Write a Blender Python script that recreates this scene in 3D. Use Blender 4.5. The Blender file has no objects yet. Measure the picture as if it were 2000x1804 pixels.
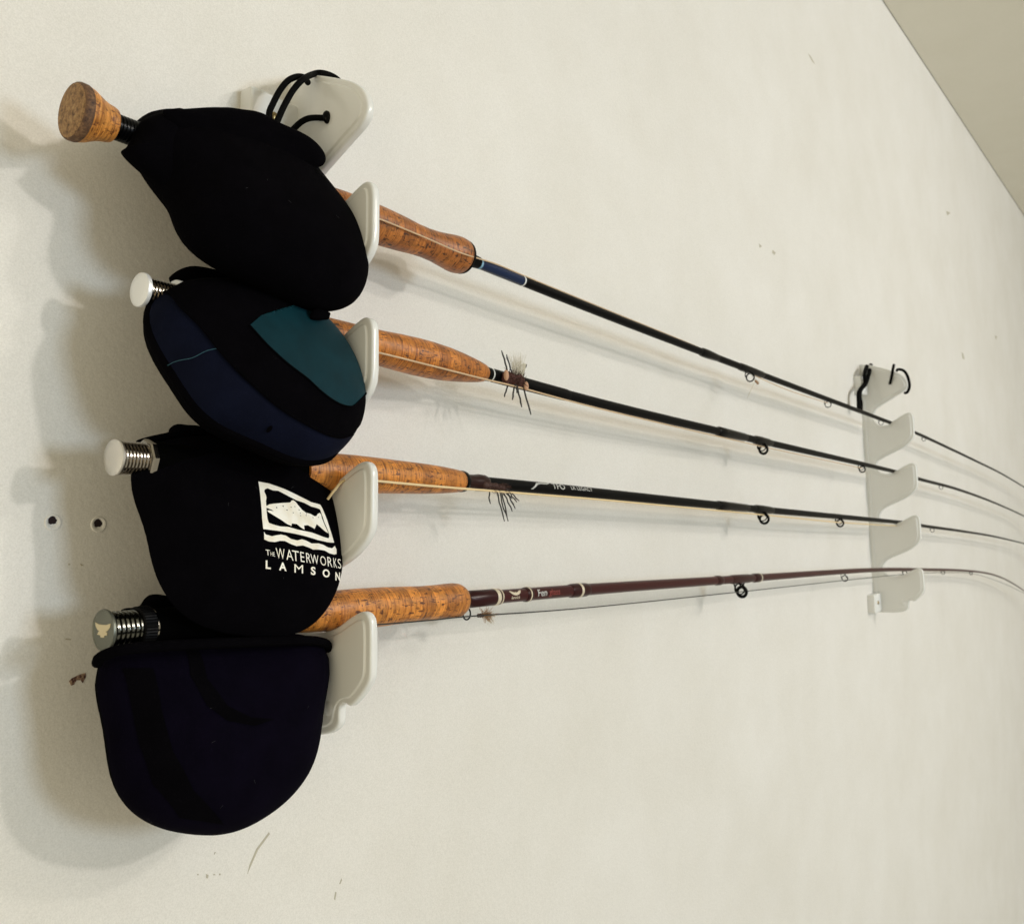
import bpy, bmesh, math, random, json
from mathutils import Vector, Matrix
from mathutils.geometry import tessellate_polygon

random.seed(7)
S = bpy.context.scene
COL = S.collection

# ------------------------------------------------------------------ camera
cam_d = bpy.data.cameras.new('camera'); cam = bpy.data.objects.new('camera', cam_d); COL.objects.link(cam)
cam_d.sensor_width = 36; cam_d.sensor_fit = 'HORIZONTAL'; cam_d.lens = 32.4
cam_d.clip_start = .01; cam_d.clip_end = 60
fwd = Vector((.7913, .6043, .0930)).normalized(); up0 = Vector((-.0686, -.0634, .9956))
rgt = fwd.cross(up0).normalized(); upv = rgt.cross(fwd)
cam.matrix_world = Matrix.Translation((-.3965, -.4879, 1.60)) @ Matrix((rgt, upv, -fwd)).transposed().to_4x4()
cam_d.dof.use_dof = True; cam_d.dof.focus_distance = .56; cam_d.dof.aperture_fstop = 22
S.camera = cam

# ------------------------------------------------------------------ light: dim room, daylight from a window across the room, two warm bulbs
w = bpy.data.worlds.new('World'); S.world = w; w.use_nodes = True
w.node_tree.nodes['Background'].inputs[0].default_value = (1, .93, .72, 1)
w.node_tree.nodes['Background'].inputs[1].default_value = .38
def lamp(name, kind, loc, energy, color, size, target=None):
    l = bpy.data.lights.new(name, kind); l.energy = energy; l.color = color
    o = bpy.data.objects.new(name, l); COL.objects.link(o); o.location = loc
    if kind == 'AREA': l.shape = 'RECTANGLE'; l.size = size; l.size_y = size * .9
    else: l.shadow_soft_size = size
    if target: o.rotation_euler = (Vector(target) - Vector(loc)).to_track_quat('-Z', 'Y').to_euler()
    return o
lamp('window_light', 'AREA', (1.1, -4.4, 1.75), 47, (.68, .84, 1), .95, (.6, 0, 1.5))
lamp('bulb_light', 'POINT', (1.45, -3.0, 2.5), 76, (1, .94, .88), .08)
lamp('second_bulb_light', 'POINT', (1.6, -2.2, 2.66), 28, (1, .94, .88), .06)
lamp('left_fill_light', 'AREA', (-1.25, -.72, 1.45), 4.2, (1, .85, .57), .8, (-.1, 0, 1.6))  # added warm fill from the left, lifts the shade behind the pouches

S.view_settings.view_transform = 'Standard'; S.view_settings.look = 'None'
S.view_settings.exposure = .13; S.view_settings.gamma = 1; S.view_settings.use_curve_mapping = False
S.render.engine = 'CYCLES'

# measured layout, millimetres (pouch outlines, printed shapes, cord and line paths, rod centre lines)
D = json.loads(r"""{"pouch":{"1":{"O":[-78.8,-53.9,1795.2],"tilt":27,"H":30.0,"r":[86.9,86.4,85.3,83.9,82.5,81.7,81.8,82.9,84.7,86.6,88.0,88.2,87.3,85.2,82.4,79.1,75.7,72.4,69.5,67.2,65.8,65.5,66.2,67.7,69.5,71.0,71.6,71.0,68.8,65.3,61.0,56.8,53.4,51.5,51.2,52.2,53.8,55.3,56.3,56.5,56.2,55.4,54.4,53.5,52.8,52.4,52.4,53.0,54.2,56.2,58.9,62.0,65.4,69.0,72.4,75.4,78.0,80.2,81.9,83.2,84.4,85.4,86.2,86.8]},"2":{"O":[-77.5,-60.8,1699.6],"tilt":24,"H":30.0,"r":[78.7,79.2,79.4,79.4,79.0,78.3,77.0,75.3,73.1,70.7,68.2,65.9,63.8,61.9,60.4,59.2,58.4,57.9,57.8,58.1,58.7,59.5,60.5,61.5,62.7,63.7,64.5,64.9,64.7,63.7,62.0,59.8,57.6,55.7,54.2,53.4,53.1,53.1,53.0,52.6,52.0,51.1,50.0,49.1,48.6,48.5,49.1,50.3,52.0,54.1,56.3,58.5,60.5,62.2,63.8,65.1,66.5,67.9,69.6,71.4,73.3,75.1,76.7,77.9]},"3":{"O":[-83.5,-54.3,1607.8],"tilt":13,"H":20.2,"r":[80.1,80.4,80.9,81.4,81.6,81.3,80.1,78.1,75.2,72.0,68.7,65.8,63.3,61.3,59.9,59.0,58.4,58.3,58.5,59.2,60.3,61.6,63.3,65.0,66.5,67.3,67.1,65.5,62.7,59.4,56.2,53.9,52.6,52.2,52.4,52.8,53.4,53.9,54.4,54.8,54.9,54.9,54.7,54.4,54.1,54.0,54.1,54.5,55.2,56.3,57.9,59.8,62.1,64.7,67.1,69.4,71.4,73.1,74.7,76.1,77.4,78.4,79.2,79.7]},"4":{"O":[-91.2,-49.2,1501.4],"tilt":4,"H":24.0,"r":[74.7,77.0,80.6,84.7,87.5,87.2,83.3,77.0,70.3,64.7,60.7,57.8,55.7,54.1,53.0,52.3,52.2,52.4,53.2,54.4,56.4,59.2,63.2,67.9,72.6,75.6,75.6,72.9,68.6,64.5,61.5,59.7,58.6,58.0,57.6,57.1,56.5,55.7,54.8,53.8,52.8,51.9,51.2,50.6,50.3,50.3,50.6,51.2,52.1,53.0,54.1,55.2,56.4,57.8,59.4,61.3,63.4,65.6,67.7,69.7,71.2,72.2,72.9,73.5]}},"frame_o":[[8.3,27.2],[15.1,26.4],[25.6,23.7],[36.7,20.2],[46.4,17.5],[55.5,17.0],[57.1,15.1],[59.9,8.6],[62.5,1.3],[65.0,-5.6],[57.7,-6.0],[47.3,-5.4],[35.0,-3.7],[24.0,-2.5],[13.9,-1.6],[4.5,-0.9],[4.7,4.9],[6.1,14.8],[7.2,21.0]],"frame_i":[[10.6,22.3],[13.3,23.3],[15.0,22.1],[20.5,22.2],[23.8,20.8],[28.4,19.0],[33.5,17.3],[39.7,16.4],[45.5,14.7],[54.2,14.1],[55.3,10.6],[56.8,5.7],[59.9,0.2],[60.2,-2.3],[58.6,-3.5],[53.2,-3.1],[42.2,-1.3],[30.5,-0.4],[23.0,0.9],[16.8,0.9],[12.0,1.8],[8.8,2.7],[8.3,5.4],[8.6,8.9],[9.1,12.1],[9.7,15.4],[11.0,18.3],[10.2,20.4]],"fish":[[8.5,12.1],[11.5,13.4],[14.5,13.9],[20.8,14.7],[27.3,15.4],[29.1,16.8],[30.5,17.0],[32.0,16.2],[34.0,14.0],[36.3,11.8],[39.3,10.3],[43.5,9.9],[47.1,8.8],[48.9,9.1],[50.7,10.6],[53.0,11.5],[54.2,10.5],[54.3,8.4],[56.3,4.0],[59.3,-0.5],[56.1,0.2],[52.2,2.0],[47.9,4.1],[45.2,1.0],[42.9,1.8],[39.3,2.8],[35.9,2.4],[35.8,-0.1],[33.0,1.0],[29.9,2.8],[25.8,3.0],[25.3,1.5],[22.2,2.4],[18.5,4.4],[14.3,6.4],[9.9,8.6],[8.9,9.7],[10.7,9.9],[13.5,9.4],[12.2,10.3],[8.6,11.3]],"spots":[[15.9,11.6],[21.0,12.7],[23.4,10.6],[28.0,9.3],[30.3,13.1],[33.3,11.3],[34.0,9.5],[39.4,9.7],[44.9,7.7],[50.4,8.4],[27.1,12.5],[33.9,8.0],[38.8,8.5]],"wave":[[4.8,-2.4],[5.7,-3.9],[10.0,-4.8],[13.0,-4.2],[16.6,-3.7],[20.1,-4.2],[24.0,-6.0],[28.8,-6.6],[32.9,-5.8],[36.4,-6.4],[41.0,-7.8],[47.6,-7.4],[52.3,-7.9],[57.2,-9.1],[61.8,-9.2],[65.5,-7.4],[67.2,-9.5],[66.8,-12.2],[63.7,-12.8],[58.2,-12.5],[53.2,-11.2],[47.0,-11.0],[41.8,-11.3],[38.2,-10.3],[33.0,-9.3],[27.8,-9.9],[23.6,-8.9],[19.1,-7.3],[15.6,-7.2],[11.5,-8.0],[7.3,-7.7],[4.4,-6.6]],"letters":[["W",[[11.9,-16.9],[18.2,-17.5],[18.0,-11.8],[11.7,-11.2]]],["A",[[19.2,-17.6],[24.5,-18.1],[24.3,-12.4],[19.0,-11.8]]],["T",[[23.9,-18.0],[29.1,-18.5],[29.0,-12.8],[23.7,-12.3]]],["E",[[30.4,-18.5],[33.6,-18.8],[33.4,-13.3],[30.2,-12.9]]],["R",[[35.3,-18.9],[39.2,-19.2],[39.0,-13.9],[35.0,-13.4]]],["W",[[39.2,-19.2],[46.5,-19.7],[46.2,-14.5],[38.9,-13.9]]],["O",[[48.2,-19.8],[54.0,-20.2],[53.6,-14.8],[47.8,-14.5]]],["R",[[55.8,-20.2],[60.8,-20.5],[60.4,-14.9],[55.3,-14.7]]],["K",[[62.6,-20.5],[66.8,-20.6],[66.2,-15.0],[62.0,-14.9]]],["S",[[68.0,-20.6],[72.7,-20.4],[71.8,-14.8],[67.3,-15.0]]],["T",[[4.9,-15.1],[7.7,-15.4],[7.6,-12.4],[4.7,-12.1]]],["H",[[8.0,-15.5],[9.4,-15.7],[9.2,-13.4],[7.9,-13.2]]],["E",[[9.8,-15.7],[11.0,-15.9],[10.8,-13.6],[9.6,-13.5]]],["L*",[[4.7,-22.2],[8.1,-22.6],[8.0,-18.1],[4.7,-17.8]]],["A*",[[13.7,-23.2],[19.1,-23.8],[19.1,-19.3],[13.7,-18.8]]],["M*",[[25.1,-24.5],[32.1,-25.0],[32.2,-20.4],[25.1,-19.9]]],["S*",[[38.8,-25.6],[43.2,-25.8],[43.2,-21.2],[38.9,-21.0]]],["O*",[[50.1,-26.5],[57.7,-26.7],[57.6,-22.1],[50.1,-21.9]]],["N*",[[64.6,-27.8],[71.5,-27.6],[70.7,-22.8],[64.3,-23.0]]]],"band2":[[-51.3,35.5],[-51.1,19.9],[-44.5,4.8],[-37.4,-9.0],[-28.0,-22.4],[-13.9,-32.9],[3.4,-41.6],[20.4,-46.3],[36.6,-45.6],[51.2,-39.8],[73.3,-22.6],[77.8,-15.8],[79.6,-9.2],[54.5,-25.0],[44.2,-29.3],[31.6,-29.9],[20.2,-26.8],[9.7,-20.2],[-2.5,-12.6],[-12.5,-3.4],[-20.9,8.4],[-21.2,13.6],[-9.1,22.9],[-8.1,36.1],[-6.3,59.5],[-26.4,54.1]],"teal":[[-20.6,7.9],[-12.5,-3.4],[-2.5,-12.6],[9.7,-20.2],[20.2,-26.8],[31.6,-29.9],[43.4,-28.8],[52.4,-23.9],[80.2,-2.1],[82.8,7.7],[83.2,16.1],[81.6,26.6],[79.4,36.5],[75.4,44.2],[69.0,48.9],[55.7,51.9],[7.7,24.8],[-10.3,16.8]],"seamL":[[-51.3,35.5],[-51.1,19.9],[-44.5,4.8],[-37.4,-9.0],[-28.0,-22.4],[-13.9,-32.9],[3.4,-41.6],[20.4,-46.3],[36.6,-45.6],[51.2,-39.8]],"seamU":[[-20.6,7.9],[-12.5,-3.4],[-2.5,-12.6],[9.7,-20.2],[20.2,-26.8],[31.6,-29.9],[43.4,-28.8],[52.4,-23.9],[80.2,-2.1],[82.8,7.7]],"thread":[[-59.2,2.5],[-57.9,-1.5],[-56.4,-5.0],[-52.1,-7.2],[-48.7,-7.9],[-44.0,-6.3],[-39.2,-5.8]],"dot":[-10.8,-44.0],"bandA":[[-56.8,41.0],[-44.0,39.6],[-41.9,19.7],[-36.2,-1.5],[-25.1,-22.3],[-3.1,-44.4],[-28.4,-35.3],[-44.2,-15.6],[-50.5,4.7],[-54.6,24.6]],"bandB":[[-21.8,51.2],[-15.7,49.7],[-16.4,31.5],[-6.5,16.6],[7.7,8.5],[23.4,5.3],[9.7,3.8],[-7.0,9.0],[-18.5,18.2],[-25.6,34.3]],"flap1":[[-136.4,-60.0,1830.9],[-125.3,-60.0,1836.2],[-111.5,-60.0,1842.4],[-101.9,-60.0,1846.1],[-89.4,-60.0,1849.9],[-76.4,-60.0,1853.0],[-62.8,-60.0,1852.0],[-45.7,-60.0,1851.9],[-35.3,-60.0,1850.5],[-27.7,-60.0,1846.5],[-25.4,-60.0,1841.8],[-27.6,-60.0,1837.4],[-35.1,-60.0,1833.1],[-51.0,-60.0,1825.4],[-75.7,-60.0,1819.6],[-107.3,-60.0,1819.9],[-129.5,-60.0,1822.6]],"flap2":[[-108.8,-26.0,1752.6],[-107.9,-26.0,1755.4],[-104.0,-26.0,1759.1],[-98.9,-26.0,1762.3],[-93.8,-26.0,1764.1],[-85.4,-26.0,1765.1],[-76.7,-26.0,1765.0],[-65.5,-26.0,1762.5],[-59.6,-26.0,1753.0],[-87.0,-26.0,1743.4],[-103.6,-26.0,1746.4]],"flap3":[[-126.5,-26.0,1658.6],[-119.8,-26.0,1662.3],[-107.0,-26.0,1666.2],[-105.6,-26.0,1668.7],[-102.1,-26.0,1671.1],[-95.8,-26.0,1671.3],[-87.3,-26.0,1671.4],[-73.0,-26.0,1668.0],[-67.1,-26.0,1657.8],[-99.4,-26.0,1648.8],[-119.5,-26.0,1652.0]],"flap4":[[-131.3,-26.0,1568.0],[-129.5,-26.0,1570.1],[-121.8,-26.0,1570.5],[-118.0,-26.0,1574.8],[-114.1,-26.0,1576.8],[-105.9,-26.0,1575.7],[-93.2,-26.0,1571.3],[-84.4,-26.0,1562.3],[-101.2,-26.0,1556.0],[-121.5,-26.0,1561.1]],"neck1":[[-153.3,-52.0,1805.1],[-150.9,-52.0,1808.7],[-147.7,-52.0,1814.8],[-145.6,-52.0,1821.1],[-142.3,-52.0,1826.8],[-132.7,-52.0,1833.9],[-119.0,-52.0,1839.7],[-110.4,-52.0,1818.8],[-122.3,-52.0,1791.7],[-136.0,-52.0,1795.4],[-146.7,-52.0,1800.2]],"rim4":[[-157.3,-50.0,1545.7],[-158.8,-54.0,1548.5],[-157.2,-58.0,1550.8],[-152.3,-64.0,1552.9],[-138.6,-68.0,1553.4],[-111.0,-70.0,1552.4],[-78.4,-69.0,1550.6],[-47.8,-66.0,1548.7],[-28.4,-61.0,1546.5],[-15.6,-55.0,1543.0],[-11.1,-50.0,1539.3]],"fuzz":[[-39.9,-66.0,1829.7],[-35.8,-66.0,1828.4],[-31.7,-66.0,1825.9],[-27.6,-66.0,1823.3],[-23.4,-66.0,1820.7],[-19.2,-66.0,1818.7],[-14.9,-66.0,1816.0]],"tab1":[[-47.7,-78.0,1739.6],[-37.3,-78.0,1739.7],[-36.8,-78.0,1737.3],[-39.0,-78.0,1734.8],[-50.4,-78.0,1733.2]],"rod":{"1":{"c":[[-170.7,-45.0,1820.1],[133.8,-45.0,1820.3],[345.6,-45.0,1816.5],[664.9,-45.0,1813.9],[1228.4,-45.0,1812.1],[1449.4,-45.0,1809.8],[1685.6,-45.0,1803.4],[2004.5,-45.0,1793.5],[2303.5,-45.0,1782.7],[2642.4,-45.0,1764.4]]},"2":{"c":[[-135.3,-45.0,1737.0],[151.7,-45.0,1734.5],[342.4,-45.0,1730.7],[697.5,-45.0,1729.1],[1276.6,-45.0,1727.3],[1461.8,-45.0,1722.8],[1739.0,-45.0,1719.0],[2074.2,-45.0,1707.5],[2389.8,-45.0,1692.0],[2611.7,-45.0,1679.0]]},"3":{"c":[[-150.0,-45.0,1647.5],[123.7,-45.0,1649.5],[255.2,-45.0,1648.9],[690.1,-45.0,1644.3],[1309.9,-45.0,1639.0],[1474.1,-45.0,1634.8],[1793.5,-45.0,1628.1],[2147.2,-45.0,1618.4],[2583.5,-45.0,1600.6]]},"4":{"c":[[-151.2,-45.0,1561.2],[129.1,-45.0,1562.7],[301.4,-45.0,1563.3],[622.3,-45.0,1562.2],[1117.9,-45.0,1560.4],[1487.6,-45.0,1552.3],[1772.8,-45.0,1543.9],[2024.6,-45.0,1531.8],[2220.1,-45.0,1514.6],[2394.9,-45.0,1491.6],[2536.2,-45.0,1468.8]]}},"line":{"1":[[-31.0,-50.0,1818.7],[-0.2,-58.5,1816.8],[22.1,-60.0,1817.4],[67.4,-58.5,1817.4],[95.7,-60.0,1815.5],[111.0,-60.2,1815.5],[131.6,-54.5,1819.1],[160.5,-49.0,1822.8],[196.2,-47.5,1822.8],[257.3,-46.5,1822.2],[345.8,-45.0,1821.5],[508.5,-44.0,1819.6],[629.5,-44.0,1815.6],[667.7,-45.0,1809.9],[791.0,-45.0,1805.8],[947.2,-45.0,1807.4]],"2":[[-24.9,-54.0,1731.6],[2.0,-57.0,1728.3],[26.0,-58.0,1728.2],[78.5,-58.0,1727.3],[137.5,-54.0,1727.4],[188.6,-52.0,1727.4],[335.6,-49.0,1724.7],[694.4,-46.0,1722.4],[1098.6,-45.0,1721.4]],"3":[[-17.2,-56.0,1630.7],[-14.6,-60.0,1636.9],[-7.6,-60.0,1642.6],[4.4,-60.0,1643.9],[26.0,-58.5,1643.8],[63.9,-57.0,1643.4],[113.1,-54.0,1643.3],[195.4,-51.0,1643.1],[332.6,-49.0,1642.3],[687.1,-46.0,1637.9],[980.1,-45.0,1633.5],[1308.8,-45.0,1632.7]],"4":[[4.7,-56.0,1552.6],[30.0,-55.0,1551.8],[83.7,-53.0,1551.1],[124.7,-51.0,1550.9],[286.3,-49.0,1548.1],[617.4,-46.0,1547.7],[990.1,-45.0,1548.4],[1317.0,-45.0,1548.4],[1549.8,-45.0,1545.0],[1877.8,-45.0,1534.1],[2237.3,-45.0,1499.8],[2533.9,-45.0,1462.4]]},"cordA":[[-43.8,-30.0,1865.3],[-45.5,-30.0,1873.2],[-42.2,-30.0,1882.0],[-38.0,-31.0,1891.5],[-33.3,-33.0,1899.1],[-26.9,-34.0,1904.0],[-21.5,-34.0,1905.6],[-14.8,-30.0,1906.3]],"cordB":[[-44.4,-34.0,1862.3],[-41.9,-34.0,1869.1],[-37.8,-35.0,1880.0],[-32.5,-37.0,1891.8],[-27.1,-40.0,1900.2],[-9.0,-28.8,1915.1],[-4.0,-31.1,1917.1],[3.0,-33.0,1917.4],[7.0,-35.9,1914.2],[8.0,-35.6,1909.8]],"cordC":[[-20.0,-16.4,1872.5],[-18.0,-20.5,1876.5],[-16.0,-24.6,1880.2],[-14.5,-30.1,1881.7],[-13.0,-35.7,1881.2],[-10.0,-40.2,1880.9],[-9.0,-42.3,1880.7]],"cordD":[[1280.6,-14.0,1919.2],[1244.4,-20.0,1896.0],[1231.5,-20.0,1883.0],[1219.9,-19.0,1873.1],[1201.5,-18.0,1863.9],[1193.5,-18.0,1850.5],[1198.1,-18.0,1840.2],[1196.5,-18.0,1829.1]],"cordE":[[1256.3,-14.0,1913.2],[1226.3,-18.0,1893.6],[1228.8,-18.0,1880.0],[1212.7,-17.0,1869.6],[1193.6,-17.0,1858.8],[1189.5,-17.0,1842.0],[1189.5,-17.0,1829.7]],"cordF":[[1268.0,-56.4,1911.8],[1260.0,-57.2,1906.3],[1257.0,-56.0,1896.2],[1257.0,-53.7,1886.7],[1261.0,-50.1,1877.9]],"cordG":[[1266.0,-61.2,1901.1],[1260.0,-65.9,1901.8],[1257.0,-74.4,1898.1],[1256.0,-80.0,1889.8],[1256.0,-83.0,1877.6],[1256.0,-82.8,1867.4],[1257.0,-79.1,1860.2],[1262.0,-73.9,1859.8]],"chip":[[-145.3,1532.1],[-143.9,1533.4],[-140.0,1534.8],[-136.6,1535.4],[-136.3,1533.4],[-137.9,1530.3],[-139.0,1531.9],[-141.4,1532.1],[-142.8,1530.0],[-144.2,1529.7]],"scr":[[[-13.7,1423.2],[-13.0,1421.9],[-21.8,1414.5],[-27.0,1406.2],[-29.5,1402.1],[-28.0,1407.1],[-23.1,1415.4]],[[47.5,1378.1],[48.0,1376.8],[46.4,1374.6],[45.6,1375.1]],[[42.0,1370.9],[43.2,1370.2],[42.0,1365.6],[41.1,1366.5]],[[-58.9,1410.2],[-57.2,1409.2],[-57.6,1407.3],[-58.8,1407.8]],[[-53.9,1408.8],[-52.7,1408.5],[-52.7,1407.8],[-53.9,1408.1]],[[-49.9,1408.0],[-48.9,1407.7],[-48.9,1406.7],[-49.9,1407.0]],[[-64.9,1411.9],[-64.0,1411.6],[-63.9,1410.9],[-64.9,1411.1]],[[-148.0,1554.6],[-145.1,1554.1],[-145.1,1553.5],[-148.0,1553.9]],[[-53.6,1421.1],[-52.4,1421.1],[-53.6,1419.8]],[[-148.0,1594.0],[-146.6,1593.4],[-147.7,1592.9]],[[-141.6,1593.8],[-139.3,1592.7],[-141.0,1592.5]],[[818.3,2022.7],[829.2,2021.8],[821.5,2017.6]],[[869.3,2026.9],[880.8,2025.3],[874.5,2020.6],[867.0,2022.5]],[[2030.3,2424.9],[2076.2,2433.0],[2039.1,2415.6]],[[2119.1,2082.6],[2136.8,2082.9],[2151.3,2069.3],[2127.3,2068.2]],[[1055.7,2406.6],[1067.8,2407.5],[1089.2,2402.4],[1074.4,2401.4]],[[2593.6,2211.6],[2626.0,2214.3],[2605.8,2199.9]]]}""")


# ------------------------------------------------------------------ materials
def mat(name, color, rough=.5, metal=0, **kw):
    m = bpy.data.materials.new(name); m.use_nodes = True
    b = m.node_tree.nodes['Principled BSDF']
    b.inputs['Base Color'].default_value = (*color, 1); b.inputs['Roughness'].default_value = rough
    b.inputs['Metallic'].default_value = metal
    for k, v in kw.items(): b.inputs[k.replace('_', ' ')].default_value = v
    return m
def node(m, typ, **kw):
    n = m.node_tree.nodes.new(typ)
    for k, v in kw.items():
        if hasattr(n, k): setattr(n, k, v)
        else: n.inputs[k.replace('_', ' ')].default_value = v
    return n
def link(m, a, b): m.node_tree.links.new(a, b)
def BS(m): return m.node_tree.nodes['Principled BSDF']
def coords(m, scale, kind='Object'):
    tc = node(m, 'ShaderNodeTexCoord'); mp = node(m, 'ShaderNodeMapping')
    mp.inputs['Scale'].default_value = scale
    oi = node(m, 'ShaderNodeObjectInfo'); ad = node(m, 'ShaderNodeVectorMath', operation='ADD')
    mu = node(m, 'ShaderNodeMath', operation='MULTIPLY'); mu.inputs[1].default_value = 3.0
    link(m, oi.outputs['Random'], mu.inputs[0])
    link(m, tc.outputs[kind], ad.inputs[0]); link(m, mu.outputs[0], ad.inputs[1])
    link(m, ad.outputs[0], mp.inputs[0])
    return mp.outputs[0]
def ramp(m, fac, stops):
    r = node(m, 'ShaderNodeValToRGB'); e = r.color_ramp.elements
    while len(e) < len(stops): e.new(.5)
    for el, (p, c) in zip(e, stops): el.position = p; el.color = (*c, 1) if len(c) == 3 else c
    link(m, fac, r.inputs[0]); return r.outputs[0]
def noisy(m, scale, detail=4, rough=.55, dist=0, vec=None):
    n = node(m, 'ShaderNodeTexNoise'); n.inputs['Scale'].default_value = scale
    n.inputs['Detail'].default_value = detail; n.inputs['Roughness'].default_value = rough; n.inputs['Distortion'].default_value = dist
    link(m, vec if vec else coords(m, (1, 1, 1)), n.inputs['Vector']); return n.outputs['Fac']
def bump(m, fac, strength, dist):
    b = node(m, 'ShaderNodeBump'); b.inputs['Strength'].default_value = strength; b.inputs['Distance'].default_value = dist
    link(m, fac, b.inputs['Height']); link(m, b.outputs[0], BS(m).inputs['Normal'])
def mix(m, fac, a, b, mode='MIX'):
    x = node(m, 'ShaderNodeMix', data_type='RGBA', blend_type=mode)
    for sock, v in ((x.inputs[0], fac), (x.inputs[6], a), (x.inputs[7], b)):
        if isinstance(v, (int, float)): sock.default_value = v
        elif isinstance(v, tuple): sock.default_value = (*v, 1)
        else: link(m, v, sock)
    return x.outputs[2]

M = {}
def paint(name, a, b):
    m = mat(name, a, .5)
    big = noisy(m, 7, 6, .62); fine = noisy(m, 1100, 3, .7)
    c1 = ramp(m, big, [(.3, a), (.7, b)])
    g = ramp(m, fine, [(.3, (.84, .84, .83)), (.7, (1, 1, 1))])
    link(m, mix(m, 1.0, c1, g, 'MULTIPLY'), BS(m).inputs['Base Color'])
    orange = noisy(m, 260, 4, .6); bump(m, orange, .24, .0012)
    return m
M['wall'] = paint('wall_paint', (.78, .757, .705), (.84, .822, .785))
M['ceiling'] = paint('ceiling_paint', (.80, .765, .655), (.83, .795, .69))
m = mat('white_plastic', (.78, .785, .765), .22, Specular_IOR_Level=.5); M['plastic'] = m
bump(m, noisy(m, 700, 2), .06, .0004)

def cork(name, tint, pit, marks=1.0):
    """turned cork: glued discs of slightly different tone, fine growth lines, dark lenticels along and across"""
    m = mat(name, (.5, .17, .03), .4, Specular_IOR_Level=.45)
    tc = node(m, 'ShaderNodeTexCoord'); sx = node(m, 'ShaderNodeSeparateXYZ'); link(m, tc.outputs['Object'], sx.inputs[0])
    def math_(op, a, b=None):
        n = node(m, 'ShaderNodeMath', operation=op)
        for k, v in enumerate((a, b)):
            if v is None: continue
            if isinstance(v, (int, float)): n.inputs[k].default_value = v
            else: link(m, v, n.inputs[k])
        return n.outputs[0]
    wob = math_('MULTIPLY', noisy(m, 60, 2), .0016)
    q = math_('DIVIDE', math_('ADD', sx.outputs['X'], wob), .0122)
    idx = math_('FLOOR', q); fr = math_('FRACT', q)
    wn = node(m, 'ShaderNodeTexWhiteNoise', noise_dimensions='1D'); link(m, idx, wn.inputs['W'])
    t = lambda k: tuple(c * k for c in tint)
    mott = noisy(m, 120, 5, .65)
    c = ramp(m, mott, [(.25, t(.6)), (.5, t(1.0)), (.75, t(1.42))])
    tone = ramp(m, wn.outputs['Value'], [(0, (.74, .68, .64)), (.5, (.97, .95, .93)), (1, (1.12, 1.1, 1.0))])
    c = mix(m, 1.0, c, tone, 'MULTIPLY')
    gl = noisy(m, 1, 3, .6, .6, coords(m, (900, 45, 45)))
    c = mix(m, 1.0, c, ramp(m, gl, [(.36, (.55, .45, .38)), (.5, (1, 1, 1))]), 'MULTIPLY')
    p1 = noisy(m, 1, 3, .65, .3, coords(m, (150, 520, 520))); p2 = noisy(m, 1, 3, .65, .3, coords(m, (560, 150, 150)))
    p3 = noisy(m, 1, 2, .5, .2, coords(m, (70, 160, 160)))
    f1 = ramp(m, p1, [(.595 - .025 * marks, (0, 0, 0)), (.64, (1, 1, 1))]); f2 = ramp(m, p2, [(.60 - .02 * marks, (0, 0, 0)), (.66, (1, 1, 1))])
    f3 = ramp(m, p3, [(.60, (0, 0, 0)), (.72, (.8, .8, .8))])
    c = mix(m, f3, c, tuple(a * .45 for a in tint)); c = mix(m, f1, c, pit); c = mix(m, f2, c, pit)
    jl = ramp(m, fr, [(0, (.45, .38, .34)), (.05, (1, 1, 1)), (1, (1, 1, 1))])
    c = mix(m, 1.0, c, jl, 'MULTIPLY')
    link(m, c, BS(m).inputs['Base Color'])
    hh = math_('ADD', p1, math_('MULTIPLY', p2, .6)); b = node(m, 'ShaderNodeBump', invert=True); b.inputs['Strength'].default_value = .5; b.inputs['Distance'].default_value = .0006
    link(m, hh, b.inputs['Height']); link(m, b.outputs[0], BS(m).inputs['Normal'])
    return m
M['cork_red'] = cork('cork_red', (.46, .165, .034), (.06, .016, .006))
M['cork'] = cork('cork_amber', (.54, .195, .032), (.07, .018, .006))
M['cork_pale'] = cork('cork_honey', (.60, .235, .042), (.09, .024, .008), .6)
M['cork_butt'] = cork('cork_butt', (.66, .29, .065), (.16, .05, .015), .2)
m = mat('cork_burl', (.2, .12, .05), .75); M['burl'] = m
n = noisy(m, 420, 6, .7); link(m, ramp(m, n, [(.33, (.07, .035, .016)), (.5, (.27, .15, .062)), (.68, (.42, .27, .12))]), BS(m).inputs['Base Color']); bump(m, n, .5, .0006)

m = mat('dark_burl', (.07, .035, .02), .75); M['burl_dark'] = m
n = noisy(m, 420, 6, .7); link(m, ramp(m, n, [(.35, (.04, .018, .012)), (.55, (.14, .07, .032)), (.72, (.28, .16, .075))]), BS(m).inputs['Base Color'])
def neoprene(name, c, rough=.75, spec=.25):
    m = mat(name, c, rough, Specular_IOR_Level=spec)
    n = noisy(m, 1500, 2); k = noisy(m, 60, 3)
    link(m, ramp(m, k, [(.3, tuple(x * .8 for x in c)), (.7, tuple(x * 1.15 for x in c))]), BS(m).inputs['Base Color'])
    bump(m, n, .25, .0004); return m
M['black_fabric'] = neoprene('black_neoprene', (.0016, .0014, .0022), .95, .02)
M['navy_fabric'] = neoprene('navy_neoprene', (.0021, .0015, .0050), .95, .03)
M['blue_fabric'] = neoprene('blue_neoprene', (.0030, .0044, .0135), .8, .05)
M['blue_fabric_lit'] = neoprene('blue_neoprene_lit', (.0022, .0255, .0360), .6, .08); BS(M['blue_fabric_lit']).inputs['Sheen Weight'].default_value = .12; BS(M['blue_fabric_lit']).inputs['Sheen Tint'].default_value = (.03, .55, .66, 1); BS(M['blue_fabric_lit']).inputs['Sheen Roughness'].default_value = .16  # blue fabric again, the teal of its lit side put into the colour
M['lint'] = mat('grey_lint', (.03, .03, .033), .9)
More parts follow.
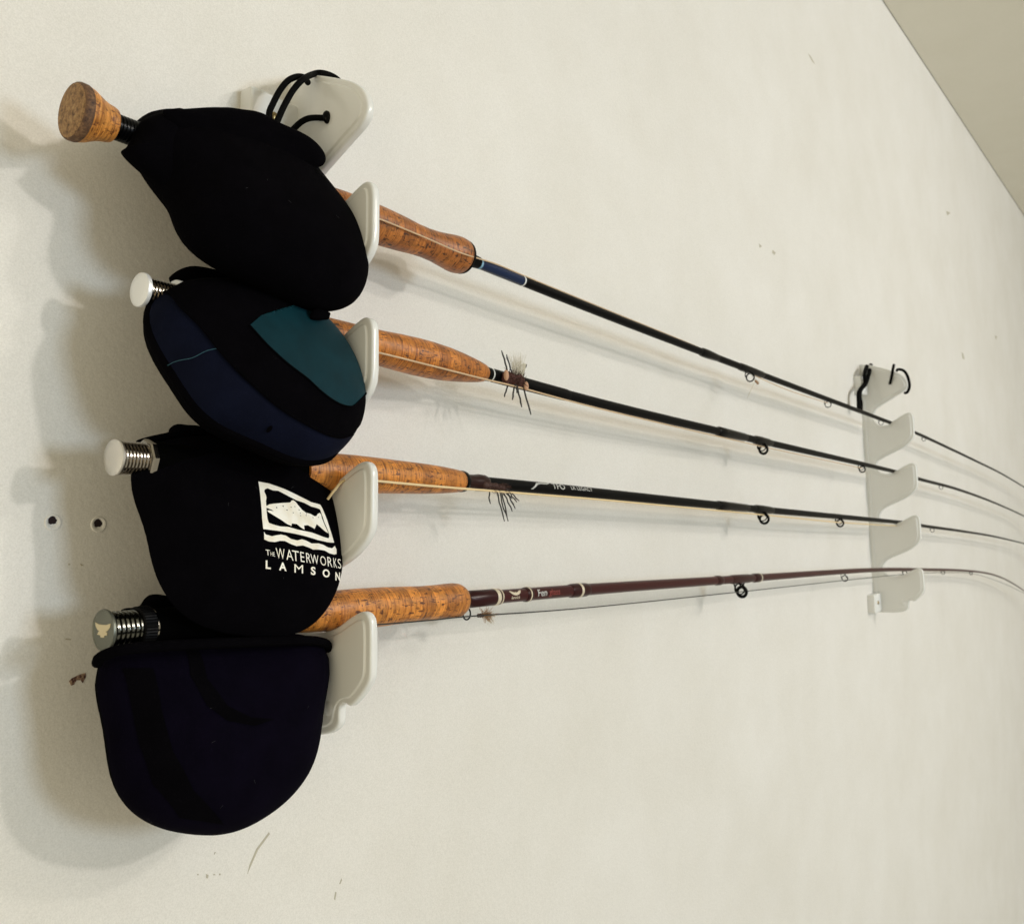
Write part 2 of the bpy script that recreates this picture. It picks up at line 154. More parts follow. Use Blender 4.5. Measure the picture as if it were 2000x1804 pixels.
M['thread'] = mat('teal_thread', (.02, .09, .13), .6)
M['print'] = mat('cream_print', (.86, .83, .74), .6)
n = noisy(M['print'], 130, 4); link(M['print'], ramp(M['print'], n, [(.3, (.80, .75, .62)), (.6, (.90, .88, .81))]), BS(M['print']).inputs['Base Color'])
M['cord'] = mat('black_elastic', (.002, .002, .002), .8, Specular_IOR_Level=.08)
M['black_gloss'] = mat('black_gloss', (.0015, .0015, .002), .25, Specular_IOR_Level=.10)
M['black_seat'] = mat('black_seat', (.001, .001, .001), .8, Specular_IOR_Level=.01)
M['black_satin'] = mat('black_satin', (.0015, .0015, .002), .45, Specular_IOR_Level=.07)
M['blank_black'] = mat('graphite_blank', (.0012, .0012, .0018), .4, Specular_IOR_Level=.07)
M['blank_blue'] = mat('blue_blank', (.004, .016, .060), .25, Specular_IOR_Level=.3)
M['blank_maroon'] = mat('maroon_blank', (.045, .007, .008), .3, Specular_IOR_Level=.2)
M['maroon_wrap'] = mat('maroon_wrap', (.028, .004, .005), .3, Specular_IOR_Level=.2)
M['brown_wrap'] = mat('brown_wrap', (.022, .006, .005), .3, Specular_IOR_Level=.2)
M['pale_ring'] = mat('pale_ring', (.62, .55, .42), .35)
M['blue_ring'] = mat('light_blue_ring', (.22, .42, .58), .35)
M['white_ring'] = mat('white_ring', (.7, .72, .72), .35)
M['silver_mark'] = mat('silver_mark', (.55, .56, .55), .4, .3)
M['red_mark'] = mat('red_mark', (.22, .03, .025), .4)
M['chrome'] = mat('chrome', (.42, .39, .35), .14, 1)
M['satin_silver'] = mat('satin_silver', (.72, .69, .64), .38, 1)
m = mat('bright_aluminium', (.86, .87, .88), .4, .35); M['white_metal'] = m; bump(m, noisy(m, 500, 3), .15, .0003)
M['gunmetal'] = mat('gunmetal', (.16, .165, .135), .42, .75)
M['dark_chrome'] = mat('dark_chrome', (.17, .17, .15), .16, 1)
M['gold'] = mat('pale_gold', (.62, .53, .34), .45, .2)
M['line_tan'] = mat('tan_fly_line', (.60, .43, .26), .5)
M['line_cream'] = mat('cream_fly_line', (.80, .62, .35), .45)
M['line_dark'] = mat('dark_fly_line', (.012, .012, .010), .45)
M['rubber_leg'] = mat('dark_rubber', (.008, .007, .007), .5)
M['brown_hair'] = mat('brown_hair', (.045, .014, .008), .7)
M['rust_foam'] = mat('rust_foam', (.07, .018, .012), .8)
M['tan_foam'] = mat('tan_foam', (.55, .32, .20), .8)
M['pale_hair'] = mat('pale_hair', (.62, .58, .48), .6)
M['tan_hair'] = mat('tan_hair', (.35, .20, .10), .7)
M['brass'] = mat('brass_screw', (.30, .22, .10), .3, 1)
M['void'] = mat('dark_hole', (.015, .006, .008), .9)
M['scuff'] = mat('grey_scuff', (.46, .43, .34), .8)
M['chip'] = mat('brown_plaster', (.10, .035, .03), .9)
n = noisy(M['chip'], 900, 3); link(M['chip'], ramp(M['chip'], n, [(.4, (.06, .018, .018)), (.62, (.38, .26, .18))]), BS(M['chip']).inputs['Base Color'])

# ------------------------------------------------------------------ mesh helpers
class MB:
    def __init__(s): s.v = []; s.f = []
    def add(s, vs, fs):
        k = len(s.v); s.v += [tuple(p) for p in vs]; s.f += [tuple(i + k for i in q) for q in fs]
    def sweep(s, path, rad, seg=12, cap=True, ang=None):
        """tube along path (Vectors) with a radius per point; 3 cap loops at no cost"""
        n = len(path); path = [Vector(p) for p in path]
        if isinstance(rad, (int, float)): rad = [rad] * n
        t0 = (path[1] - path[0]).normalized(); ref = Vector((0, 0, 1)) if abs(t0.z) < .9 else Vector((1, 0, 0))
        nx = (ref - t0 * ref.dot(t0)).normalized(); vs = []
        for i in range(n):
            a = path[max(i - 1, 0)]; b = path[min(i + 1, n - 1)]
            t = b - a
            if t.length < 1e-9: t = t0
            t.normalize(); nx = nx - t * nx.dot(t); nx.normalize(); ny = t.cross(nx)
            for k in range(seg):
                th = 2 * math.pi * k / seg
                vs.append(path[i] + (nx * math.cos(th) + ny * math.sin(th)) * rad[i])
        fs = []
        for i in range(n - 1):
            for k in range(seg):
                k2 = (k + 1) % seg; fs.append((i * seg + k, i * seg + k2, (i + 1) * seg + k2, (i + 1) * seg + k))
        if cap: fs.append(tuple(range(seg))[::-1]); fs.append(tuple(range((n - 1) * seg, n * seg)))
        s.add(vs, fs)
    def box(s, a, b):
        x0, y0, z0 = a; x1, y1, z1 = b
        s.add([(x0,y0,z0),(x1,y0,z0),(x1,y1,z0),(x0,y1,z0),(x0,y0,z1),(x1,y0,z1),(x1,y1,z1),(x0,y1,z1)],
              [(0,3,2,1),(4,5,6,7),(0,1,5,4),(1,2,6,5),(2,3,7,6),(3,0,4,7)])
    def ball(s, c, r, seg=12, sq=(1, 1, 1)):
        vs = []; fs = []; rings = seg // 2
        for i in range(rings + 1):
            ph = math.pi * i / rings
            for k in range(seg):
                th = 2 * math.pi * k / seg
                vs.append((c[0] + r * sq[0] * math.sin(ph) * math.cos(th), c[1] + r * sq[1] * math.sin(ph) * math.sin(th), c[2] + r * sq[2] * math.cos(ph)))
        for i in range(rings):
            for k in range(seg):
                k2 = (k + 1) % seg; fs.append((i*seg+k, (i+1)*seg+k, (i+1)*seg+k2, i*seg+k2))
        s.add(vs, fs)
    def torus(s, c, R, r, axis='X', seg=24, ss=8):
        pts = []
        for k in range(seg + 1):
            a = 2 * math.pi * k / seg; u, v = R * math.cos(a), R * math.sin(a)
            pts.append(Vector(c) + (Vector((0, u, v)) if axis == 'X' else Vector((u, 0, v)) if axis == 'Y' else Vector((u, v, 0))))
        s.sweep(pts, r, ss, False)
    def build(s, name, material, parent=None, origin=(0, 0, 0), smooth=True, angle=None, bevel=0):
        me = bpy.data.meshes.new(name); o = Vector(origin)
        me.from_pydata([tuple(Vector(p) - o) for p in s.v], [], s.f); 
        me.validate()
        if smooth:
            me.polygons.foreach_set('use_smooth', [True] * len(me.polygons))
            me.set_sharp_from_angle(angle=math.radians(angle if angle else 40))
        me.materials.append(material)
        ob = bpy.data.objects.new(name, me); COL.objects.link(ob)
        if parent: ob.parent = parent
        else: ob.location = o
        if bevel:
            bv = ob.modifiers.new('bevel', 'BEVEL'); bv.width = bevel; bv.segments = 3
        return ob
def tag(o, label=None, cat=None, group=None, kind=None):
    for k, v in (('label', label), ('category', cat), ('group', group), ('kind', kind)):
        if v: o[k] = v
    return o
def empty(name, loc, label, cat, group=None):
    o = bpy.data.objects.new(name, None); COL.objects.link(o); o.location = loc; o.empty_display_size = .02
    return tag(o, label, cat, group)
def catmull(pts, n=8, closed=False):
    pts = [Vector(p) for p in pts]; N = len(pts); out = []
    for i in range(N if closed else N - 1):
        if closed: p0, p1, p2, p3 = pts[i-1], pts[i], pts[(i+1) % N], pts[(i+2) % N]
        else: p0, p1, p2, p3 = pts[max(i-1,0)], pts[i], pts[i+1], pts[min(i+2,N-1)]
        for k in range(n):
            t = k / n
            out.append(.5 * ((2*p1) + (p2-p0)*t + (2*p0-5*p1+4*p2-p3)*t*t + (3*p1-p0-3*p2+p3)*t**3))
    if not closed: out.append(pts[-1])
    return out
mmv = lambda l: [Vector(p) / 1000 for p in l]
def interp(x, xs, ys):
    if x <= xs[0]: return ys[0]
    for a, b, c, d in zip(xs, xs[1:], ys, ys[1:]):
        if x <= b: return c + (d - c) * (x - a) / (b - a)
    return ys[-1]

# ------------------------------------------------------------------ the setting: wall and ceiling
mb = MB(); mb.box((-1.6, 0, .2), (6.5, .12, 3.1)); wall = mb.build('wall', M['wall'], smooth=False); wall['kind'] = 'structure'
sl = .0281; zc = lambda x: 2.7304 + sl * (x - 1.5258)
mb = MB(); a, b = -1.6, 6.5
mb.add([(a,-3.2,zc(a)),(b,-3.2,zc(b)),(b,-.002,zc(b)),(a,-.002,zc(a)),(a,-3.2,zc(a)+.1),(b,-3.2,zc(b)+.1),(b,-.002,zc(b)+.1),(a,-.002,zc(a)+.1)],
       [(0,1,2,3)[::-1],(4,5,6,7),(0,1,5,4),(1,2,6,5),(2,3,7,6),(3,0,4,7)])
ceil = mb.build('ceiling', M['ceiling'], smooth=False); ceil['kind'] = 'structure'
def flake(name, poly, material, th=.0004):
    bm = bmesh.new(); vs = [bm.verts.new((p[0]/1000, -th, p[1]/1000)) for p in poly]; f = bm.faces.new(vs)
    r = bmesh.ops.extrude_face_region(bm, geom=[f])
    for v in r['geom']:
        if isinstance(v, bmesh.types.BMVert): v.co.y = .0005
    bmesh.ops.recalc_face_normals(bm, faces=bm.faces); bmesh.ops.triangulate(bm, faces=bm.faces)
    me = bpy.data.meshes.new(name); bm.to_mesh(me); bm.free(); me.materials.append(material)
    o = bpy.data.objects.new(name, me); COL.objects.link(o); o.parent = wall; return o
flake('paint_chip', D['chip'], M['chip'])
for k, p in enumerate(D['scr']): flake('scuff_mark', p, M['scuff'], .0002)

def wall_plug(x, z, label, turn):
    e = empty('wall_plug', (x, 0, z), label, 'wall plug', 'empty wall plugs')
    mb = MB(); prof = [(.0043, .0004), (.0044, -.0003), (.0041, -.0006), (.0034, -.0006), (.0027, -.0003), (.0021, .0004)]; seg = 28
    vs = [(r * math.cos(2*math.pi*k/seg), y, r * math.sin(2*math.pi*k/seg) + (.0004 * turn if r < .003 else 0)) for r, y in prof for k in range(seg)]
    mb.add(vs, [(i*seg+k, i*seg+(k+1) % seg, (i+1)*seg+(k+1) % seg, (i+1)*seg+k) for i in range(len(prof)-1) for k in range(seg)])
    mb.build('collar', M['wall'], e)
    mb = MB(); vs = [(.0022 * math.cos(2*math.pi*k/18) * (1 + .2 * math.sin(2.3*k + turn)) - .0004, -.0003, .0022 * math.sin(2*math.pi*k/18) * (1 + .15 * math.sin(1.7*k)) + .0007 * turn) for k in range(18)]
    mb.add(vs + [(x_, .0005, z_) for x_, _, z_ in vs], [tuple(range(18))] + [(k, (k+1) % 18, 18+(k+1) % 18, 18+k) for k in range(18)]); mb.build('hole', M['void'], e)
wall_plug(-.157, 1.6156, 'empty white wall plug farther from the reel pouches', 1.6)
wall_plug(-.132, 1.6149, 'empty white wall plug close beside the lettered reel pouch', 1)

# ------------------------------------------------------------------ rod racks
TIP = [329.5, 242.8, 153.3, 62.7]
def rack_outline(cr):
    pts = [(-1, 422), (6, 422), (22, 418), (35, 413), (56, 403.5), (68, 396.5), (75, 389.5), (78.6, 381), (78, 374), (73, 368), (60, 361), (46, 353.5), (32, 346), (25, 341.5)]
    for k, T in enumerate(TIP):
        c = cr[k]
        pts += [(20.5, T+6), (18.3, T+1), (18.6, T-5 - max(0, c-16)*.5), (22.5, T-c+4), (29, T-c), (40, T-c), (47, T-c*.62-3.2), (54, T-10.2), (65, T-4.2), (73, T-.6), (78, T), (82, T-2.4), (84, T-8), (84.2, T-24), (84, T-36)]
        if k < 3: pts += [(82.4, T-43), (77, T-50), (66, T-58.5), (50, T-66), (34, T-73), (25.5, T-78)]
        else: pts += [(82.5, T-41), (77, T-48), (69, T-55), (65.5, T-56.5), (61, T-55), (57.6, T-57.5), (57, T-62), (56.5, T-68), (52, T-72.5), (44, T-75.5), (30, T-77), (6, T-77)]
    pts.append((-1, TIP[3] - 77)); return [Vector((p[0], p[1], 0)) for p in pts]
def rack(name, X, zoff, roty, cr, label):
    e = empty(name, (X, 0, 1.5 + zoff), label, 'rod rack', 'rod racks screwed to the wall'); e.rotation_euler = (0, roty, 0)
    poly = catmull(rack_outline(cr), 6)
    # resample to even steps
    out = [poly[0]]; 
    for a, b in zip(poly, poly[1:]):
        while (b - out[-1]).length > 1.6: out.append(out[-1] + (b - out[-1]).normalized() * 1.6)
    out.append(poly[-1]); P = out; N = len(P)
    nrm = []
    for i in range(N):
        t = P[(i+1) % N] - P[i-1]; nrm.append(Vector((t.y, -t.x, 0)).normalized())   # the outline runs clockwise: inward is its right-hand side
    bm = bmesh.new(); CX = -4.2
    sec = [(0, 1.5), (.3, 2.4), (.9, 3.0), (1.8, 3.2), (3.6, 3.2), (4.2, 3.25), (4.5, 3.7), (4.9, 4.25), (5.5, 4.35)]
    offs = {}
    for d, _ in sec:
        Q = [P[i] + nrm[i] * d for i in range(N)]
        for it in range(int(d * 3)):
            Q = [Q[i] if i in (0, N-1) else Q[i] * .6 + (Q[i-1] + Q[(i+1) % N]) * .2 for i in range(N)]
        offs[d] = Q
    loops = []
    for side in (-1, 1):
        L = []
        for d, h in sec: L.append([bm.verts.new(((CX + side * h) / 1000, -q.x / 1000, q.y / 1000)) for q in offs[d]])
        loops.append(L)
    for i in range(N):
        j = (i + 1) % N
        bm.faces.new((loops[0][0][i], loops[0][0][j], loops[1][0][j], loops[1][0][i]))
        for L in loops:
            for k in range(len(sec) - 1): bm.faces.new((L[k][i], L[k][j], L[k+1][j], L[k+1][i]))
    tess = tessellate_polygon([offs[sec[-1][0]]])
    for L in loops:
        for t in tess: bm.faces.new([L[-1][q] for q in t])
    bmesh.ops.recalc_face_normals(bm, faces=bm.faces)
    for f in bm.faces: f.smooth = True
    def cutp(co, no): bmesh.ops.bisect_plane(bm, geom=list(bm.verts) + list(bm.edges) + list(bm.faces), plane_co=co, plane_no=no, dist=1e-6)
    cutp((0, -.026, 0), (0, 1, 0))
    me = bpy.data.meshes.new('hook_plate'); 
    groups = {}
    for f in bm.faces:
        c = f.calc_center_median(); k = -1
        if c.y < -.026:
            for q, T in enumerate(TIP):
                if c.z * 1000 < T + 4 and c.z * 1000 > T - 86: k = q
        groups.setdefault(k, []).append(f)
    for k in sorted(groups):
        mb = MB(); idx = {}; fs = []
        for f in groups[k]:
            q = []
            for v in f.verts:
                if v.index not in idx or True: pass
                q.append(idx.setdefault(v, len(idx)))
            fs.append(q)
        mb.add([v.co.copy() for v in idx], fs)
        mb.build('hook_plate' if k < 0 else 'hook', M['plastic'], e, angle=55)
    bm.free()
    mb = MB(); mb.box((-.0095, -.0065, -.013), (.003, .0006, .400)); mb.build('wall_strip', M['plastic'], e, smooth=False, bevel=.0012)
    for z0 in (-.012, .366):
        mb = MB(); mb.box((-.046, -.0125, z0), (.012, .0007, z0 + .032)); t = mb.build('mounting_tab', M['plastic'], e, smooth=False, bevel=.002)
        mb = MB(); c = Vector((-.028, -.0125, z0 + .017))
        mb.sweep([c + Vector((0, y, 0)) for y in (.002, -.0004, -.0012, -.0018)], [.0032, .0034, .0028, .0012], 16); mb.build('screw', M['brass'], t)
    mb = MB(); mb.ball((-.0042, -.0485, .0035), .0068, 20, (.8, 1, 1.15)); mb.build('knob', M['plastic'], e)
    return e
rack1 = rack('rod_rack', 0, 0, 0, [25.4, 19.6, 16.8, 13.8], 'white plastic rod rack beside the reel pouches holding the cork grips')
rack2 = rack('rod_rack', 1.293, -.0025, -.06, [18.3, 16, 14.6, 14], 'white plastic rod rack holding the bare rod blanks far from the pouches')
bpy.context.view_layer.update()
def cord(name, pts, r, parent, n=6):
    inv = parent.matrix_world.inverted(); mb = MB()
    P = catmull([inv @ p for p in mmv(pts)], n); mb.sweep(P, r, 12); return mb.build(name, M['cord'], parent)
for k in ('cordA', 'cordB', 'cordC'): c = cord('elastic_cord', D[k], .0020, rack1)
e_ = mmv(D['cordC'])[-1]; mb = MB(); mb.ball(e_ - rack1.location + Vector((-.0002, -.0003, .0002)), .0042, 16, (.75, .62, 1.05)); mb.build('cord_end', M['black_gloss'], rack1)
for k in ('cordD', 'cordE'): cord('elastic_cord', D[k], .0034, rack2)
for k in ('cordF', 'cordG'): cord('elastic_cord', D[k], .0024, rack2)

# ------------------------------------------------------------------ fly rods
def letters(text, bold=0):
    cu = bpy.data.curves.new('t', 'FONT'); cu.body = text; cu.size = 1; cu.offset = bold; cu.resolution_u = 4
    o = bpy.data.objects.new('t', cu); COL.objects.link(o)
    bpy.context.view_layer.update()
    me = bpy.data.meshes.new_from_object(o.evaluated_get(bpy.context.evaluated_depsgraph_get()))
    vs = [v.co.copy() for v in me.vertices]; fs = [tuple(p.vertices) for p in me.polygons]
    COL.objects.unlink(o); bpy.data.objects.remove(o); bpy.data.meshes.remove(me)
    return vs, fs
class Rod:
    def __init__(s, key, label):
        s.fat = {1: 1.2, 2: 1.22, 3: 1.16, 4: 1.09}[key]; pts = mmv(D['rod'][str(key)]['c'])
        s.path = [pts[0]] + catmull(pts[1:], 10); s.x0 = pts[0].x
        # straight butt section up to the end of the grip
        s.e = empty('fly_rod', pts[0], label, 'fishing rod', 'fly rods lying in the racks'); s.o = pts[0]
        s.xs = [p.x for p in s.path]; s.zs = [p.z for p in s.path]
    def at(s, x): return Vector((x, -.045, interp(x, s.xs, s.zs)))
    def lathe(s, name, prof, material, parent=None, seg=32, angle=35):
        """prof: (x in world mm, radius mm)"""
        prof = [(x, r * s.fat) for x, r in prof]
        mb = MB(); mb.sweep([s.at(x / 1000) + Vector((1e-7 * i, 0, 0)) for i, (x, r) in enumerate(prof)], [max(r, .02) / 1000 for x, r in prof], seg)
        # rebuild with rings square to the axis
        return mb.build(name, material, parent or s.e, s.o, angle=angle) if not parent else mb.build(name, material, parent, s.o, angle=angle)
    def disc_lathe(s, name, prof, material, parent=None, seg=32, angle=35, knurl=0):
        a = s.at(s.x0); b = s.at(.12); ax = (b - a).normalized()
        ny = Vector((0, -1, 0)); nz = ax.cross(ny).normalized(); nz = nz if nz.z > 0 else -nz
        mb = MB(); vs = []; fs = []
        for x, r in prof:
            c = a + ax * (x / 1000 - s.x0)
            for k in range(seg):
                th = 2 * math.pi * k / seg; rr = max(r, .02) + (knurl * (k % 2) if 0 < r else 0)
                vs.append(c + (ny * math.cos(th) + nz * math.sin(th)) * rr / 1000)
        n = len(prof)
        for i in range(n - 1):
            for k in range(seg):
                k2 = (k + 1) % seg; fs.append((i*seg+k, i*seg+k2, (i+1)*seg+k2, (i+1)*seg+k))
        fs.append(tuple(range(seg))[::-1]); fs.append(tuple(range((n-1)*seg, n*seg)))
        mb.add(vs, fs); return mb.build(name, material, parent or s.e, s.o, angle=angle)
    def blank(s, x0, prof, material, name='blank'):
        mb = MB(); P = [p for p in s.path if p.x > x0 + .004]; P = [s.at(x0)] + P
        d = (P[-1] - P[-2]).normalized(); q = P[-1]
        for k in range(5): d = (d + Vector((0, 0, -.06))).normalized(); q = q + d * .07; P.append(q)
        mb.sweep(P, [interp(p.x, *zip(*prof)) / 1000 for p in P], 20); return mb.build(name, material, s.e, s.o)
    def guide(s, x, drop, R, wire, strip=False):
        c = s.at(x) - Vector((0, 0, drop)); mb = MB(); wire *= 1.3; mb.torus(c, R, wire * (1.35 if strip else 1), 'X', 28, 8)
        g = mb.build('guide', M['black_gloss'], s.e, s.o)
        mb = MB(); top = s.at(x)
        L = drop * (1.15 if strip else .9)
        for sg in (-1, 1):
            mb.sweep(catmull([s.at(x - L - .006) - Vector((0, 0, .002)), s.at(x - L) + Vector((0, sg * .0025, -.003)), c + Vector((-.004, sg * R * .95, R * .35)), c + Vector((0, sg * R, 0))], 5), wire * .7, 8)
        mb.sweep([c + Vector((0, 0, R)), top + Vector((L * .7, 0, -.0022)), s.at(x + L * .7 + .006) - Vector((0, 0, .002))], wire * .7, 8)
        if strip: mb.torus(c + Vector((-.0055, 0, .0035)), R * 1.08, wire * .6, 'X', 24, 6)
        mb.build('frame', M['black_gloss'], g, (0, 0, 0)) if False else mb.build('frame', M['black_gloss'], g, s.o)
    def decal(s, name, vs, fs, x0, size, ang, rad, material, sx=1, yc=.35):
        bm = bmesh.new(); bv = [bm.verts.new((v.x, v.y, 0)) for v in vs]
        for f in fs:
            try: bm.faces.new([bv[i] for i in f])
            except ValueError: pass
        bmesh.ops.triangulate(bm, faces=bm.faces); y = -1.0
        while y < 1.2:
            bmesh.ops.bisect_plane(bm, geom=list(bm.verts) + list(bm.edges) + list(bm.faces), plane_co=(0, y, 0), plane_no=(0, 1, 0), dist=1e-6); y += .12
        bm.verts.index_update(); vs = [v.co.copy() for v in bm.verts]; fs = [tuple(v.index for v in f.verts) for f in bm.faces]; bm.free()
        mb = MB(); out = []
        for v in vs:
            x = x0 + v.x * size * sx; th = ang + (v.y - yc) * size / rad
            c = s.at(x); out.append(c + Vector((0, -math.cos(th), math.sin(th))) * (rad + .00016))
        mb.add(out, fs); return mb.build(name, material, s.e, s.o, smooth=False)
def threads(x0, x1, n, r, depth):
    out = []
    for k in range(n):
        a = x0 + (x1 - x0) * k / n; st = (x1 - x0) / n
        out += [(a, r - depth), (a + st * .18, r), (a + st * .62, r), (a + st * .8, r - depth)]
    return out + [(x1, r - depth)]

# --- rod with the blue section and the flared cork butt
r1 = Rod(1, 'fly rod with flared cork butt end and blue section above the grip')
r1.disc_lathe('butt_cap', [(-178, 0), (-178, 6), (-177.8, 12.9), (-177.4, 13.7), (-174.5, 13.7)], M['burl'])
r1.disc_lathe('burl_band', [(-177.4, 13.2), (-177.3, 14.0), (-176.7, 14.5), (-175.5, 14.8), (-172.9, 14.7), (-172.4, 14.4), (-172.4, 12)], M['burl_dark'])
r1.disc_lathe('butt_cork', [(-172.8, 14.4), (-172.1, 14.3), (-169.5, 13.6), (-166.5, 12.2), (-163.5, 10.8), (-160.5, 9.8), (-157.5, 9.3), (-156.1, 8.8), (-155.5, 7.6), (-155.5, 0)], M['cork_butt'])
r1.disc_lathe('reel_seat', [(-156.2, 0), (-156, 6.6)] + threads(-155.4, -128, 14, 6.8, .55) + [(-127, 9), (-60, 9), (-30, 9.5), (-22, 9.5), (-22, 0)], M['black_gloss'])
r1.disc_lathe('grip', [(-22.5, 0), (-22.5, 11), (-15, 12.4), (0, 13.1), (20, 13.3), (38, 13), (58, 12), (70, 11), (82, 10.7), (93, 11.2), (103, 12.4), (111, 13.5), (117, 13.8), (121, 13.4), (123.6, 12.4), (124.3, 9), (124.3, 0)], M['cork_red'], seg=40)
r1.disc_lathe('winding_check', [(122.4, 13.05), (123.5, 13.1), (125.2, 12.6), (126, 11), (126.2, 5.4), (134, 5.2), (142, 4.6), (142.4, 3.6), (142.4, 0)], M['black_satin'])
r1.blank(.138, [(.13, 3.8), (.2, 4.1), (.55, 4.0), (1.28, 3.0), (2, 2.5), (2.8, 1.5)], M['blank_black'])
r1.lathe('blue_section', [(142.3, 0), (142.3, 3.45)] + [(142.3 + 56.7 * k / 8, 3.5) for k in range(1, 9)] + [(199, 0)], M['blank_blue'])
r1.lathe('ring', [(142.4, 3.4), (143, 3.65), (144.2, 3.65), (144.8, 3.4)], M['blue_ring']); r1.lathe('ring', [(198.3, 3.4), (198.8, 3.65), (200, 3.65), (200.4, 3.4)], M['white_ring'])
r1.lathe('ferrule', [(528, 0), (528, 3.2), (533, 4.1), (545, 4.2), (560, 3.8), (575, 3.2), (575, 0)], M['black_gloss'])
r1.lathe('guide_wrap', [(630, 0), (630, 3.0), (636, 3.8), (652, 3.9), (672, 3.9), (700, 3.6), (706, 2.8), (706, 0)], M['black_gloss'])
r1.guide(.6649, .0088, .0050, .0007); r1.guide(.9477, .0076, .0044, .0005); r1.guide(1.215, .006, .0038, .0004); r1.guide(1.50, .0055, .0035, .0004)

# --- all black rod with bright end cap
r2 = Rod(2, 'black fly rod with bright white metal end cap and cigar shaped cork grip')
r2.disc_lathe('butt_cap', [(-139, 0), (-139, 5), (-138.8, 8.2), (-138.2, 9.1), (-137, 9.3), (-136, 9.1), (-135.6, 7.6), (-135.6, 0)], M['white_metal'], seg=40)
r2.disc_lathe('reel_seat', [(-135.8, 0), (-135.8, 6.6)] + threads(-135.4, -116, 10, 7.6, 1.1) + [(-115, 8), (-30, 8), (-30, 0)], M['chrome'], seg=40)
r2.disc_lathe('locking_ring', [(-118.4, 7), (-118.4, 9.6), (-117.8, 10), (-115, 10), (-114.4, 9.6), (-114.4, 7)], M['white_metal'], seg=40)
r2.disc_lathe('grip', [(-30, 0), (-30, 10), (-20, 11), (0, 11.3), (20, 11.5), (38, 11.9), (55, 12.8), (72, 13.3), (88, 13.2), (104, 12.5), (120, 11), (134, 9.2), (142, 8), (147, 6.9), (149.4, 5.6), (149.6, 0)], M['cork'], seg=40)
r2.disc_lathe('winding_check', [(149, 0), (149, 5.6), (150.5, 5.8), (152, 5.4), (156, 5.2), (161, 5.2), (162, 4.6), (162, 0)], M['black_satin'])
r2.lathe('ring', [(155, 4.2), (155.4, 4.5), (156.2, 4.5), (156.6, 4.2)], M['white_ring'])
r2.blank(.155, [(.15, 5.1), (.26, 5.0), (.262, 4.7), (.6, 4.4), (1.28, 3.3), (2, 2.6), (2.8, 1.5)], M['blank_black'])
r2.lathe('butt_wrap', [(160, 0), (160, 4.4)] + [(160 + 100 * k / 10, 4.4 - .15 * k / 10) for k in range(1, 11)] + [(264, 3.85), (264, 0)], M['black_satin'])
r2.lathe('ferrule', [(566, 0), (566, 3.6), (569, 4.6), (585, 4.6), (640, 4.0), (645, 3.5), (645, 0)], M['black_gloss'])
r2.lathe('guide_wrap', [(668, 0), (668, 3.4), (674, 4.4), (690, 4.6), (712, 4.2), (724, 3.4), (724, 0)], M['black_gloss'])
r2.guide(.6985, .0100, .0052, .0009, True); r2.guide(1.0983, .0086, .0046, .0006, True); r2.guide(1.62, .0058, .0036, .0004)

# --- black rod with the silver mark
r3 = Rod(3, 'black fly rod with silver lettering and polished threaded butt')
r3.disc_lathe('butt_cap', [(-150.6, 0), (-150.5, 5), (-150.2, 8.4), (-149.7, 9.3), (-149.0, 9.6), (-148.3, 9.4), (-147.8, 8.2), (-147.8, 0)], M['satin_silver'], seg=40)
r3.disc_lathe('reel_seat', [(-148, 0), (-148, 7.7)] + threads(-147.6, -132.6, 8, 8.8, 1.1) + [(-132, 8.2), (-122, 8.2), (-122, 0)], M['chrome'], seg=44)
r3.disc_lathe('locking_nut', [(-133.6, 8), (-133.6, 10.2), (-132.8, 10.9), (-130.4, 10.9), (-129.9, 10.2), (-129.9, 8)], M['chrome'], seg=8, angle=20)
r3.disc_lathe('hood', [(-130.2, 8), (-130.2, 9.7), (-129, 10), (-122, 10), (-120, 9.6), (-32, 9.6), (-29, 9), (-29, 0)], M['black_seat'], seg=40)
r3.disc_lathe('grip', [(-30, 0), (-30, 11), (-10, 12.2), (15, 12.3), (38, 11.8), (60, 11.2), (82, 10.6), (100, 9.7), (113, 8.6), (119, 7.9), (122.5, 7.2), (123, 0)], M['cork_pale'], seg=40)
r3.disc_lathe('winding_check', [(119.6, 7.9), (121.5, 8.1), (124, 7.6), (125.6, 6), (126, 0)], M['black_gloss'])
r3.blank(.124, [(.12, 5.0), (.3, 4.9), (.6, 4.4), (1.28, 3.3), (2, 2.5), (2.8, 1.4)], M['blank_black'])
r3.lathe('wrap', [(125, 0), (125, 5.0), (132, 5.0), (136, 5.1), (140, 5.6), (147, 5.5), (150, 4.7), (150, 0)], M['brown_wrap'])
v, f = letters('TFO', .012); r3.decal('lettering', v, f, .2325, .0074, math.radians(30), .00502, M['silver_mark'], 1.35)
v, f = letters('LK LEGACY', .006); r3.decal('lettering', v, f, .2600, .0054, math.radians(30), .00500, M['silver_mark'], 1.25)
sw = [(0, -.55), (.3, -.2), (.55, .22), (1.0, .34), (1.5, .36), (1.72, .42), (1.82, .62), (1.98, .66), (1.86, .32), (1.6, .16), (1.0, .14), (.66, .02), (.4, -.3), (.2, -.55)]
r3.decal('emblem', [Vector((a, b, 0)) for a, b in sw], [tuple(range(len(sw)))], .2020, .0074, math.radians(22), .00504, M['silver_mark'], 2.0, 0)
r3.lathe('ferrule', [(560, 0), (560, 3.7), (563, 4.6), (580, 4.6), (640, 4.0), (645, 3.5), (645, 0)], M['black_gloss'])
r3.lathe('guide_wrap', [(662, 0), (662, 3.4), (668, 4.5), (688, 4.6), (710, 4.2), (722, 3.4), (722, 0)], M['black_gloss'])
r3.guide(.6935, .0112, .0056, .0009, True); r3.guide(.9795, .0094, .0050, .0007, True); r3.guide(1.53, .006, .0036, .0004)

